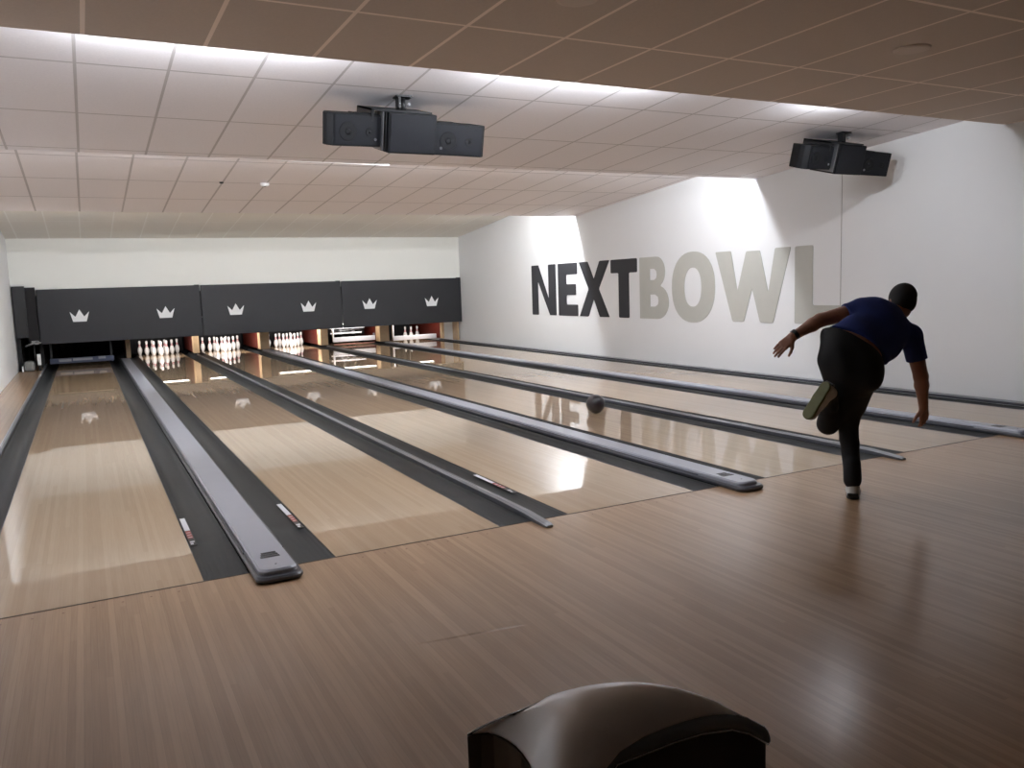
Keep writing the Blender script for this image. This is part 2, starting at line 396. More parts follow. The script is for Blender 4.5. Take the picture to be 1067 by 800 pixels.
obj('flange', bx(-0.04, 0.10, 0.0, 0.02, -0.05, 0.03), m_metal, t)
bm = bmesh.new(); cyl(bm, (0, 0, -0.62), (0, 0, -0.03), 0.012, n=10); obj('post', bm, m_black, t)

# kickback partitions between pin decks
def kick(xc, th, y0, label, h=0.95):
    t = thing('kickback_partition', label, 'partition', (xc, y0, 0), 0, 'wooden partitions between the pin decks')
    obj('board', bx(-th/2+0.012, th/2-0.012, 0.02, YE-0.3-y0, 0.06, h), [m_kickside], t)
    obj('front_edge', bx(-th/2, th/2, 0, 0.02, 0.06, h), m_kick, t)
    bm = bmesh.new(); box(bm, -th/2, -th/2+0.012, 0.02, 0.35, 0.06, h); box(bm, th/2-0.012, th/2, 0.02, 0.35, 0.06, h)
    obj('face_trim', bm, m_kick, t)
kick(1.50, 0.10, 17.4, 'narrow tan partition end between first and second pin decks from left')
kick(3.08, 0.13, 17.6, 'narrow tan partition end between second and third pin decks from left')
kick(4.735, 0.23, 17.4, 'wide tan partition end between third and fourth pin decks from left')
kick(6.33, 0.20, 17.5, 'tan partition end between fourth and fifth pin decks from left')
kick(8.03, 0.27, 17.5, 'wide tan partition end between fifth and sixth pin decks from left')
t = thing('kickback_partition', 'pale wood side board of the pin deck beside the lettered wall', 'partition', (9.74, 16.25, 0), 0, 'wooden partitions between the pin decks')
obj('board', bx(-0.02, 0.02, 0.0, 1.25, 0.05, 0.95), m_kick, t); obj('inner_board', bx(-0.02, 0.02, 1.25, 3.8, 0.05, 0.95), m_kickside, t); obj('white_panel', bx(-0.024, -0.02, 0.35, 0.95, 0.05, 0.9), m_white, t)
t = thing('kickback_partition', 'dark side board of the pin deck nearest the left wall', 'partition', (-0.30, 16.9, 0), 0, 'wooden partitions between the pin decks')
obj('board', bx(-0.03, 0.03, 0.0, 3.1, 0.0, 0.95), m_dark, t); obj('front_edge', bx(-0.035, 0.035, -0.02, 0.0, 0.0, 0.95), m_black, t)

# pin deck tubes behind the masking
m_tube = mat('tube_glow', (255, 250, 240), 0.5, emit=(255, 248, 238), estr=5.0)
for i, x0 in enumerate(X0):
    if i == 0: continue
    t = thing('deck_tube_light', 'white tube lamp behind the masking over the %s pin deck from the left' % ORD[i], 'lamp', (x0+LW/2, 17.45, 0.60), 0, 'tube lamps over the pin decks')
    bm = bmesh.new(); cyl(bm, (-0.52, 0, 0), (0.52, 0, 0), 0.013, n=12); obj('tube', bm, m_tube, t)
    bm = bmesh.new(); box(bm, -0.56, 0.56, -0.03, 0.0, 0.018, 0.06); box(bm, -0.56, -0.53, -0.03, 0.015, -0.015, 0.02); box(bm, 0.53, 0.56, -0.03, 0.015, -0.015, 0.02)
    obj('fitting', bm, m_white, t)
    for sx in (-0.5, 0.5): obj('hanger', bx(sx-0.01, sx+0.01, -0.02, 0.0, 0.06, 1.025), m_black, t)
    ld = bpy.data.lights.new('deck_light', 'AREA'); ld.shape = 'RECTANGLE'; ld.size = 1.0; ld.size_y = 0.04; ld.energy = DECK_W*(0, 0.6, 1.0, 1.0, 0.35, 0.4)[i]; ld.color = (1.0, 0.97, 0.94)
    lo = bpy.data.objects.new('deck_light', ld); C.objects.link(lo); lo.parent = t; lo.location = (0, 0.02, -0.005); lo.rotation_euler = (math.radians(62), 0, 0)

# ---------------------------------------------------------------- pins
PP = [(0.0258, 0), (0.0359, 0.019), (0.0496, 0.0572), (0.0573, 0.0857), (0.0605, 0.1143), (0.0580, 0.149), (0.0470, 0.184), (0.0314, 0.219), (0.0250, 0.238), (0.0228, 0.254), (0.0237, 0.276), (0.0266, 0.298), (0.0306, 0.3207), (0.0323, 0.343), (0.0290, 0.362), (0.018, 0.376), (0.005, 0.381)]
bm = bmesh.new(); mt = [0]*16; mt[7] = 1; mt[9] = 1
lathe(bm, PP, n=20, mats=mt)
pin0 = obj('bowling_pin', bm, [m_pin, m_red], smooth=True)
first = True
PN = [(0, 0, 'front pin of the triangle'), (-1, 1, 'second-row left pin'), (1, 1, 'second-row right pin'), (-2, 2, 'third-row left pin'), (0, 2, 'third-row middle pin'), (2, 2, 'third-row right pin'),
      (-3, 3, 'back-row leftmost pin'), (-1, 3, 'back-row second pin from the left'), (1, 3, 'back-row second pin from the right'), (3, 3, 'back-row rightmost pin')]
def put_pin(x, y, label, grp):
    global first
    o = pin0 if first else pin0.copy()
    if not first: C.objects.link(o)
    first = False
    o.location = (x, y, 0.0); o.rotation_euler = (0, 0, random.random()*6)
    tag(o, label, 'bowling pin', grp)
for li, ln in ((1, 'second'), (2, 'third'), (3, 'fourth')):
    for a, r_, nm in PN:
        put_pin(X0[li]+LW/2+a*0.1524, 18.288+r_*0.264, 'white pin, %s on the %s lane from the left' % (nm, ln), 'full racks of white pins')
put_pin(9.10, 18.75, 'white pin left of the pair standing on the lane by the right wall', 'remaining pins on the rightmost lane')
put_pin(9.24, 18.62, 'white pin right of the pair standing on the lane by the right wall', 'remaining pins on the rightmost lane')
put_pin(9.52, 18.85, 'lone white pin standing apart on the right of the rightmost lane', 'remaining pins on the rightmost lane')

# ---------------------------------------------------------------- sweep bars and pinsetter machinery
m_blue = mat('sweep_blue', (50, 58, 80), 0.4); m_bar = mat('sweep_grey', (120, 122, 128), 0.4); m_barw = mat('sweep_white', (238, 236, 240), 0.4)
t = thing('sweep_bar', 'lowered dark blue-grey sweep bar across the first lane from the left', 'sweep bar', (X0[0]+LW/2, 16.6, 0))
obj('bar', bx(-0.68, 0.62, -0.03, 0.03, 0.08, 0.20), m_blue, t, bevel=0.006)
bm = bmesh.new(); box(bm, -0.50, -0.25, -0.036, -0.03, 0.12, 0.18); box(bm, -0.22, 0.18, -0.036, -0.03, 0.13, 0.185); box(bm, 0.30, 0.45, -0.036, -0.03, 0.14, 0.195)
obj('reflector_strip', bm, m_bar, t)
obj('arm', bx(-0.66, -0.62, 0.03, 0.10, 0.1, 1.62), m_black, t); obj('arm', bx(0.56, 0.60, 0.03, 0.10, 0.1, 1.62), m_black, t)
t = thing('sweep_bar', 'lowered white sweep bar across the fifth lane from the left', 'sweep bar', (X0[4]+LW/2, 17.62, 0))
obj('bar', bx(-0.60, 0.60, -0.02, 0.02, 0.11, 0.24), m_barw, t, bevel=0.008)
obj('arm', bx(-0.60, -0.56, 0.0, 0.06, 0.14, 0.7), m_barw, t); obj('arm', bx(0.56, 0.60, 0.0, 0.06, 0.14, 0.3), m_bar, t)
obj('lower_edge', bx(-0.58, 0.58, -0.015, 0.015, 0.03, 0.06), mat('edge_rubber', (170, 120, 110), 0.6), t)
t = thing('sweep_bar', 'low white sweep bar in front of pins on the rightmost lane', 'sweep bar', (X0[5]+LW/2, 17.62, 0))
obj('bar', bx(-0.60, 0.72, -0.02, 0.02, 0.05, 0.18), m_barw, t, bevel=0.008)
obj('arm', bx(-0.60, -0.565, 0.0, 0.06, 0.08, 0.7), m_barw, t)
t = thing('pinsetter_table', 'white and black pin setting machine table lowered over the fifth lane', 'machine', (X0[4]+LW/2, 18.25, 0.28))
bm = bmesh.new(); box(bm, -0.5, 0.5, -0.02, 0.5, 0.16, 0.20); box(bm, -0.5, 0.4, -0.06, -0.02, 0.02, 0.06); obj('frame', bm, m_barw, t)
for k in range(5):
    bm = bmesh.new(); cyl(bm, (-0.4+0.19*k, 0.0, 0.0), (-0.4+0.19*k, 0.0, 0.16), 0.05, 0.036, n=16); obj('pin_cup', bm, m_bar if k % 2 else m_black, t)
bm = bmesh.new(); cyl(bm, (-0.5, -0.08, 0.10), (0.4, -0.08, 0.13), 0.014, n=10); obj('rod', bm, m_metal, t)
obj('support_post', bx(-0.03, 0.03, 0.40, 0.46, 0.20, 1.34), m_black, t)
bm = bmesh.new(); box(bm, -0.55, 0.55, 0.2, 0.25, -0.02, 0.16); obj('backplate', bm, m_dark, t)

# pit cushions: dark curtains behind each deck
for i, x0 in enumerate(X0):
    t = thing('pit_curtain', 'dark hanging curtain behind the %s pin deck from the left' % ORD[i], 'curtain', (x0+LW/2, 19.7, 0), 0, 'dark curtains behind the pin decks')
    bm = bmesh.new(); pts = []
    for k in range(41):
        x = -0.66+1.32*k/40; pts.append((x, 0.015*math.sin(k*1.1)))
    A = [bm.verts.new((x, y, 0.0)) for x, y in pts]; B = [bm.verts.new((x, y, 0.9)) for x, y in pts]
    for k in range(40): bm.faces.new((A[k], A[k+1], B[k+1], B[k]))
    o = obj('cloth', bm, m_dark, t); s = o.modifiers.new('s', 'SOLIDIFY'); s.thickness = 0.01
    bm = bmesh.new(); cyl(bm, (-0.68, 0, 0.91), (0.68, 0, 0.91), 0.012, n=8); obj('hanging_rod', bm, m_metal, t)

# ---------------------------------------------------------------- wall letters (x = distance to the right along the wall, from y = 12.07)
Y0 = 12.08; ZB = 0.815
def P(l): return l
H = 1.115
def ell(cx, cz, rx, rz, n=40, p=2.25):
    o = []
    for k in range(n):
        a = 2*PI*k/n; c, s = math.cos(a), math.sin(a)
        o.append((cx+rx*math.copysign(abs(c)**(2/p), c), cz+rz*math.copysign(abs(s)**(2/p), s)))
    return o
LET = [
 ('N', 0.0, [[(0.0, 0), (0.0, H), (0.32, H), (0.76, 0.36), (0.76, H), (1.08, H), (1.08, 0), (0.80, 0), (0.29, 0.76), (0.29, 0)]], m_ldark, 'dark grey wall letter N at the far left of the lettering', 0.03),
 ('E', 1.18, [[(0, 0), (0, H), (0.78, H), (0.78, H-0.24), (0.34, H-0.24), (0.34, 0.67), (0.72, 0.67), (0.72, 0.44), (0.34, 0.44), (0.34, 0.24), (0.79, 0.24), (0.79, 0)]], m_ldark, 'dark grey wall letter E between the N and X', 0.03),
 ('X', 2.03, [[(0.0, 0), (0.36, 0.56), (0.0, H), (0.34, H), (0.555, 0.76), (0.77, H), (1.12, H), (0.73, 0.56), (1.10, 0), (0.75, 0), (0.545, 0.36), (0.34, 0)]], m_ldark, 'dark grey wall letter X between the E and T', 0.03),
 ('T', 3.19, [[(0, H-0.26), (0, H), (0.86, H), (0.86, H-0.26), (0.60, H-0.26), (0.60, 0), (0.26, 0), (0.26, H-0.26)]], m_ldark, 'dark grey wall letter T next to the pale B', 0.03),
 ('B', 4.13, None, m_lgrey, 'pale grey wall letter B next to the dark T', 0.0),
 ('O', 5.06, [ell(0.565, H/2, 0.555, H/2+0.04), ell(0.565, H/2, 0.22, 0.33)], m_lgrey, 'pale grey round wall letter O between the B and W', 0.0),
 ('W', 6.19, [[(0.0, H), (0.36, H), (0.51, 0.48), (0.70, H-0.02), (0.99, H-0.02), (1.17, 0.46), (1.30, H), (1.61, H), (1.27, 0.0), (1.0, 0.0), (0.83, 0.52), (0.65, 0.0), (0.40, 0.0)]], m_lgrey, 'pale grey wall letter W between the O and L', 0.03),
 ('L', 7.88, [[(0, 0), (0, H), (0.33, H), (0.33, 0.27), (0.86, 0.27), (0.86, 0)]], m_lgrey, 'pale grey wall letter L behind the bowler arm', 0.03)]
Bo = [(0, 0), (0, H), (0.50, H)]+[(0.50+0.25*math.sin(a), 0.845+0.27*math.cos(a)) for a in [PI*k/12 for k in range(1, 11)]]+[(0.62, 0.585)] + \
     [(0.53+0.32*math.sin(a), 0.30+0.30*math.cos(a)) for a in [PI*k/12 for k in range(2, 12)]]+[(0.53, 0)]
Bh1 = [(0.31, 0.70), (0.31, 0.90), (0.44, 0.90), (0.50, 0.86), (0.515, 0.80), (0.50, 0.74), (0.44, 0.70)]
Bh2 = [(0.31, 0.22), (0.31, 0.44), (0.46, 0.44), (0.54, 0.40), (0.56, 0.33), (0.54, 0.26), (0.46, 0.22)]
for ch, off, loops, m, lab, rd in LET:
    if ch == 'B': loops = [Bo, Bh1, Bh2]
    o = flat_shape('wall_letter', loops, 0.008, m, rounding=rd)
    # local x -> -Y world, local y -> Z world, normal -> -X
    o.matrix_world = Matrix(((0, 0, -1, XW-0.0045), (-1, 0, 0, Y0-off), (0, 1, 0, ZB), (0, 0, 0, 1)))
    tag(o, lab, 'letter', 'big letters on the right wall')

# ---------------------------------------------------------------- ceiling step lamps
def step_lamp(x, y, z, W_, label, grp, wide=True):
    t = thing('step_lamp', label, 'lamp', (x, y, z), 0, grp)
    bm = bmesh.new(); box(bm, -0.07, 0.07, -0.028, -0.022, -0.02, 0.02); box(bm, -0.07, -0.065, -0.028, 0.0, -0.02, 0.02); box(bm, 0.065, 0.07, -0.028, 0.0, -0.02, 0.02)
    obj('reflector', bm, m_white, t)
    xs = (-0.60, 0.0, 0.60) if wide else (0.0,)
    for dx in xs:
        if dx:
            bm = bmesh.new(); box(bm, dx-0.07, dx+0.07, -0.028, -0.022, -0.02, 0.02); obj('reflector', bm, m_white, t)
        ld = bpy.data.lights.new('lamp_glow', 'POINT'); ld.energy = W_/len(xs); ld.shadow_soft_size = 0.02; ld.color = STEP_COL
        lo = bpy.data.objects.new('lamp_glow', ld); C.objects.link(lo); lo.parent = t; lo.location = (dx, 0, 0)
    if wide: obj('batten', bx(-0.68, 0.68, -0.034, -0.028, -0.01, 0.01), m_white, t)
PL = ['left', 'middle', 'right']
for k, x in enumerate((1.5, 4.45, 7.45)): step_lamp(x, E1+0.036, 3.138, STEP1_W*(1, 1.1, 0.45)[k], '%s lamp tucked behind the nearest ceiling step' % PL[k], 'lamps behind the nearest ceiling step', k < 2)
for k, x in enumerate((1.6, 4.6, 8.0)): step_lamp(x, E2+0.09, 3.16, STEP2_W, '%s lamp tucked behind the second ceiling step' % PL[k], 'lamps behind the second ceiling step')
for k, x in enumerate((1.6, 5.0, 8.8)): step_lamp(x, E3+0.085, 3.12, STEP3_W, '%s lamp tucked behind the farthest ceiling step' % PL[k], 'lamps behind the farthest ceiling step', k < 2)

# round fittings in the near ceiling (switched low) and three added behind the camera as ambient fill
m_disc = mat('fitting_white', (205, 190, 176), 0.6)
def downlight(x, y, label, W_):
    t = thing('ceiling_downlight', label, 'downlight', (x, y, 3.094), 0, 'round fittings in the near ceiling')
    bm = bmesh.new(); lathe(bm, [(0.125, -0.001), (0.125, -0.006), (0.115, -0.014), (0.10, -0.014)][::-1], n=32); obj('rim', bm, m_disc, t)
    bm = bmesh.new(); cyl(bm, (0, 0, -0.017), (0, 0, -0.010), 0.098, n=32); obj('diffuser', bm, m_disc, t)
    if W_ > 0:
        ld = bpy.data.lights.new('glow', 'AREA'); ld.shape = 'DISK'; ld.size = 0.18; ld.energy = W_; ld.color = (1.0, 0.88, 0.76)
        lo = bpy.data.objects.new('glow', ld); C.objects.link(lo); lo.parent = t; lo.location = (0, 0, -0.02)
downlight(6.0, -0.47, 'round white ceiling fitting above and right of the bowler', 0)
downlight(3.2, -0.46, 'round white ceiling fitting at the top edge, left of the other', 0)
for k, (x, y) in enumerate(((1.2, -6.5), (5.0, -6.5), (8.6, -6.5))):
    downlight(x, y, 'added round fill light in the rear ceiling, %s of three' % PL[k], FILL_W)

# smoke detector and sensors
def disc(name, x, y, z, r, lab, cat, m):
    t = thing(name, lab, cat, (x, y, z)); bm = bmesh.new(); lathe(bm, [(r*0.55, -r*0.7), (r*0.9, -r*0.5), (r, -r*0.2), (r, 0)], n=24); obj('body', bm, m, t, smooth=True)
    bm = bmesh.new(); lathe(bm, [(r*0.25, -r*0.78), (r*0.3, -r*0.68)], n=16); obj('sensor', bm, m_black if m is m_white else m_metal, t)
disc('smoke_detector', 3.05, 7.65, 3.062, 0.06, 'white round smoke detector on the third ceiling section', 'smoke detector', m_white)
disc('smoke_detector', 2.92, 12.75, 3.165, 0.055, 'white round smoke detector on the farthest ceiling section', 'smoke detector', m_white)
disc('ceiling_sensor', 2.46, 7.65, 3.065, 0.03, 'tiny black ceiling sensor left of the smoke detector', 'sensor', m_black)

# ---------------------------------------------------------------- loudspeaker clusters
def speaker_cluster(x, y, zc, rz, label):
    t = thing('loudspeaker_cluster', label, 'loudspeaker', (x, y, zc), rz, 'black loudspeaker clusters under the ceiling')
    # mount
    DZ = -0.066
    bm = bmesh.new(); box(bm, -0.07, 0.07, -0.05, 0.05, -0.012, 0.0); cyl(bm, (0, 0, -0.12), (0, 0, -0.01), 0.022, n=14); box(bm, -0.05, -0.03, -0.04, 0.04, -0.10, -0.01); obj('ceiling_mount', bm, m_black, t)
    bm = bmesh.new(); cyl(bm, (0.04, -0.02, -0.05), (0.04, -0.035, -0.05), 0.012, n=10); obj('bolt', bm, m_metal, t)
    bm = bmesh.new(); box(bm, -0.30, 0.22, -0.10, 0.30, -0.115, -0.1); box(bm, -0.30, -0.28, -0.10, 0.30, -0.2, -0.1); obj('top_plate', bm, m_black, t)
    # central bass box
    bm = bmesh.new(); box(bm, -0.16, 0.26, -0.12, 0.26, -0.44, -0.118); obj('bass_cabinet', bm, m_spk, t, bevel=0.008)
    obj('bass_grille', bx(-0.145, 0.245, -0.128, -0.12, -0.43, -0.13), m_spkg, t, bevel=0.003)
    obj('side_bracket', bx(-0.215, -0.205, -0.13, 0.2, -0.42, -0.118), m_metal, t)
    obj('side_bracket', bx(-0.185, -0.178, -0.12, 0.2, -0.42, -0.118), m_black, t)
    for s, cx, z0, z1, a in ((-1, -0.43, -0.40, -0.15, 0.14), (1, 0.48, -0.44, -0.18, -0.10)):
        e = bmesh.new()
        hw = 0.215; dp = 0.26
        # trapezoid cabinet: narrower at the back, curved outer side
        top = []; 
        outer = [(s*hw, -dp/2), (s*(hw+0.035), -dp/2+0.05), (s*(hw+0.04), -0.02), (s*(hw*0.85), dp/2)]
        inner = [(-s*hw*0.9, dp/2), (-s*hw, -dp/2)]
        pts = outer+inner
        ca, sa = math.cos(a), math.sin(a)
        pts = [(cx+px*ca-py*sa, 0.02+px*sa+py*ca) for px, py in pts]
        A = [e.verts.new((p[0], p[1], z0)) for p in pts]; B = [e.verts.new((p[0], p[1], z1)) for p in pts]
        e.faces.new(A[::-1]); e.faces.new(B)
        for i in range(len(pts)): j = (i+1) % len(pts); e.faces.new((A[i], A[j], B[j], B[i]))
        bmesh.ops.recalc_face_normals(e, faces=e.faces)
        obj('satellite_cabinet', e, m_spk, t, bevel=0.006)
        def loc(px, py): return (cx+px*ca-py*sa, 0.02+px*sa+py*ca)
        g = bmesh.new(); q = [loc(-hw*0.93, -dp/2-0.006), loc(hw*0.93, -dp/2-0.006), loc(hw*0.93, -dp/2+0.002), loc(-hw*0.93, -dp/2+0.002)]
        A = [g.verts.new((p[0], p[1], z0+0.015)) for p in q]; B = [g.verts.new((p[0], p[1], z1-0.015)) for p in q]
        g.faces.new(A[::-1]); g.faces.new(B)
        for i in range(4): j = (i+1) % 4; g.faces.new((A[i], A[j], B[j], B[i]))
        obj('satellite_grille', g, m_spkg, t)
        zm = (z0+z1)/2
        n_ = Vector((sa, -ca, 0))
        for dx_, rr, mm in ((-0.09, 0.075, m_spk), (0.10, 0.035, m_spk)):
            c0 = Vector((*loc(dx_, -dp/2-0.006), zm-0.01)); g = bmesh.new()
            cyl(g, c0, c0+n_*0.004, rr, rr*0.95, n=24); cyl(g, c0+n_*0.004, c0+n_*0.008, rr*0.35, rr*0.2, n=16)
            obj('cone', g, m_spk, t)
        g = bmesh.new(); c0 = Vector((*loc(s*-0.15, -dp/2-0.006), z0+0.06)); cyl(g, c0, c0+n_*0.006, 0.012, n=10); obj('badge', g, m_metal, t)
        obj('top_lip', bx(cx-0.02, cx+0.19, -0.08, 0.05, z1, z1+0.01), m_spk, t) if s < 0 else obj('top_lip', bx(cx-0.2, cx-0.02, -0.08, 0.05, z1, z1+0.01), m_spk, t)
    for o in bpy.data.objects:
        if o.parent is t and not o.name.startswith('ceiling_mount'):
            o.rotation_euler = (math.radians(15), 0, 0); o.location = (0, -0.02, -0.01)
    t.scale = (1.05, 1.05, 1.05)
    return t
speaker_cluster(3.22, 2.42, 3.168, 0.0, 'black loudspeaker cluster hanging from the ceiling left of centre')
speaker_cluster(8.72, 2.45, 3.166, 0.0, 'black loudspeaker cluster hanging near the lettered right wall')
# loose cable along the second ceiling edge
cu = bpy.data.curves.new('ceiling_cable', 'CURVE'); cu.dimensions = '3D'; cu.bevel_depth = 0.004
sp = cu.splines.new('NURBS'); pts = [(2.55, 5.03, 3.0), (2.7, 5.05, 2.985), (3.0, 5.03, 2.98), (3.3, 5.05, 2.99), (3.6, 5.03, 2.975), (4.0, 5.05, 2.985)]
sp.points.add(len(pts)-1)
for i, p in enumerate(pts): sp.points[i].co = (*p, 1)
sp.use_endpoint_u = True
t_ = bpy.data.objects.new('t_', cu); C.objects.link(t_); me = bpy.data.meshes.new_from_object(t_.evaluated_get(bpy.context.evaluated_depsgraph_get())); bpy.data.objects.remove(t_)
me.materials.clear(); me.materials.append(m_white)
o = bpy.data.objects.new('ceiling_cable', me); C.objects.link(o); tag(o, 'thin white cable lying along the second ceiling step', 'cable')

# ---------------------------------------------------------------- rolling ball
bm = bmesh.new(); bmesh.ops.create_uvsphere(bm, u_segments=40, v_segments=24, radius=0.1085)
for f in bm.faces: f.smooth = True
m_ball = mat('ball_dark', (24, 14, 24), 0.35, coat=0.5, coat_rough=0.12, noise=0.5, nscale=9)
ball = thing('bowling_ball', 'dark purple bowling ball rolling on the fourth lane from the left', 'bowling ball', (5.80, 3.42, 0.1085))
obj('shell', bm, m_ball, ball)
bm = bmesh.new()
for dx, dz in ((-0.02, 0.02), (0.02, 0.02), (0.0, -0.03)):
    d = Vector((-0.5+dx*8, -0.8, 0.45+dz*6)).normalized(); cyl(bm, d*0.100, d*0.1088, 0.013, n=14)
obj('finger_holes', bm, m_black, ball)

# ---------------------------------------------------------------- ball return hood in the foreground
t = thing('ball_return_hood', 'silver and black rounded ball return hood in the foreground', 'ball return', (1.301, -2.893, 0), math.atan2(-0.51, 0.86))
# local: x across to the right, y = away from the camera (b is measured towards the camera)
Lc = [(0, 0, .50), (.03, -.006, .503), (.062, -.004, .501), (.10, .03, .50), (.131, .066, .497), (.164, .131, .485), (.19, .25, .43), (.205, .36, .34), (.215, .40, .25)]
Rc = [(.672, 0, .515), (.63, -.004, .538), (.591, .0, .55), (.52, .022, .553), (.457, .05, .55), (.328, .102, .53), (.262, .19, .47), (.235, .33, .36), (.225, .40, .25)]
def surf(Lr, Rr, bulge):
    rows = []
    for k, (l, r_) in enumerate(zip(Lr, Rr)):
        row = []
        for q in range(25):
            s = q/24; p = Vector(l)*(1-s)+Vector(r_)*s
            p.z += bulge[k]*(1-abs(2*s-1)**2.2); p.y += -0.0*s
            row.append((p.x, -p.y, p.z))
        rows.append(row)
    return rows
bul = [.084, .090, .094, .092, .085, .066, .038, .012, .004]
rows = surf(Lc, Rc, bul)
vs = [p for r_ in rows for p in r_]; fs = []
for k in range(len(rows)-1):
    for q in range(24): a_ = k*25+q; fs.append((a_, a_+1, a_+26, a_+25))
m_silver = mat('hood_silver', (244, 246, 250), 0.34, metal=0.55, coat=0.6, coat_rough=0.1, noise=0.05, nscale=7)
m_hside = mat('hood_side_black', (38, 40, 48), 0.25, coat=0.7, coat_rough=0.1)
m_htrim = mat('hood_trim', (124, 130, 138), 0.35, metal=0.3, coat=0.3)
m_hbrown = mat('hood_left_brown', (86, 76, 68), 0.3, coat=0.8, coat_rough=0.1)
o = obj('top_shell', (vs, fs), m_silver, t, smooth=True); s = o.modifiers.new('s', 'SOLIDIFY'); s.thickness = 0.006; s.offset = -1; ss = o.modifiers.new('sub', 'SUBSURF'); ss.levels = 1; ss.render_levels = 1
def skirt(name, crv, m, z_off=0.0, inset=0.0, zb=0.0, flip=False):
    A = [(p[0]+inset, -p[1], p[2]+z_off) for p in crv]; B = [(p[0]+inset, -p[1], zb) for p in crv]
    n = len(A); fs = [(i, i+1, n+i+1, n+i) if not flip else (i+1, i, n+i, n+i+1) for i in range(n-1)]
    o = obj(name, (A+B, fs), m, t); s = o.modifiers.new('s', 'SOLIDIFY'); s.thickness = 0.006; return o
skirt('left_side', Lc, m_hbrown, -0.002)
skirt('right_side', Rc, m_hside, -0.034)
# rounded trim band between the shell and the right side
vs = []; n = len(Rc)
for (dx, dz) in ((0, 0), (0.006, -0.004), (0.012, -0.016), (0.012, -0.028), (0.004, -0.036)):
    vs += [(p[0]+dx*0.6, -p[1]-dx*1.0, p[2]+dz) for p in Rc]
fs = [(k*n+i, k*n+i+1, (k+1)*n+i+1, (k+1)*n+i) for k in range(4) for i in range(n-1)]
obj('trim_band', (vs, fs), m_htrim, t, smooth=True)
cu = bpy.data.curves.new('c', 'CURVE'); cu.dimensions = '3D'; cu.bevel_depth = 0.0018
sp = cu.splines.new('POLY'); sp.points.add(n-1)
for i, p in enumerate(Rc): sp.points[i].co = (p[0]+0.005, -p[1]-0.008, p[2]-0.036, 1)
t_ = bpy.data.objects.new('t_', cu); C.objects.link(t_); me = bpy.data.meshes.new_from_object(t_.evaluated_get(bpy.context.evaluated_depsgraph_get())); bpy.data.objects.remove(t_)
me.materials.clear(); me.materials.append(m_silver); o = bpy.data.objects.new('bright_edge', me); C.objects.link(o); o.parent = t
# back of the housing and base
bk = rows[0]; A = list(bk); B = [(p[0], p[1], 0.0) for p in bk]; n = len(A)
o = obj('rear_side', (A+B, [(i+1, i, n+i, n+i+1) for i in range(n-1)]), m_hside, t); s = o.modifiers.new('s', 'SOLIDIFY'); s.thickness = 0.006

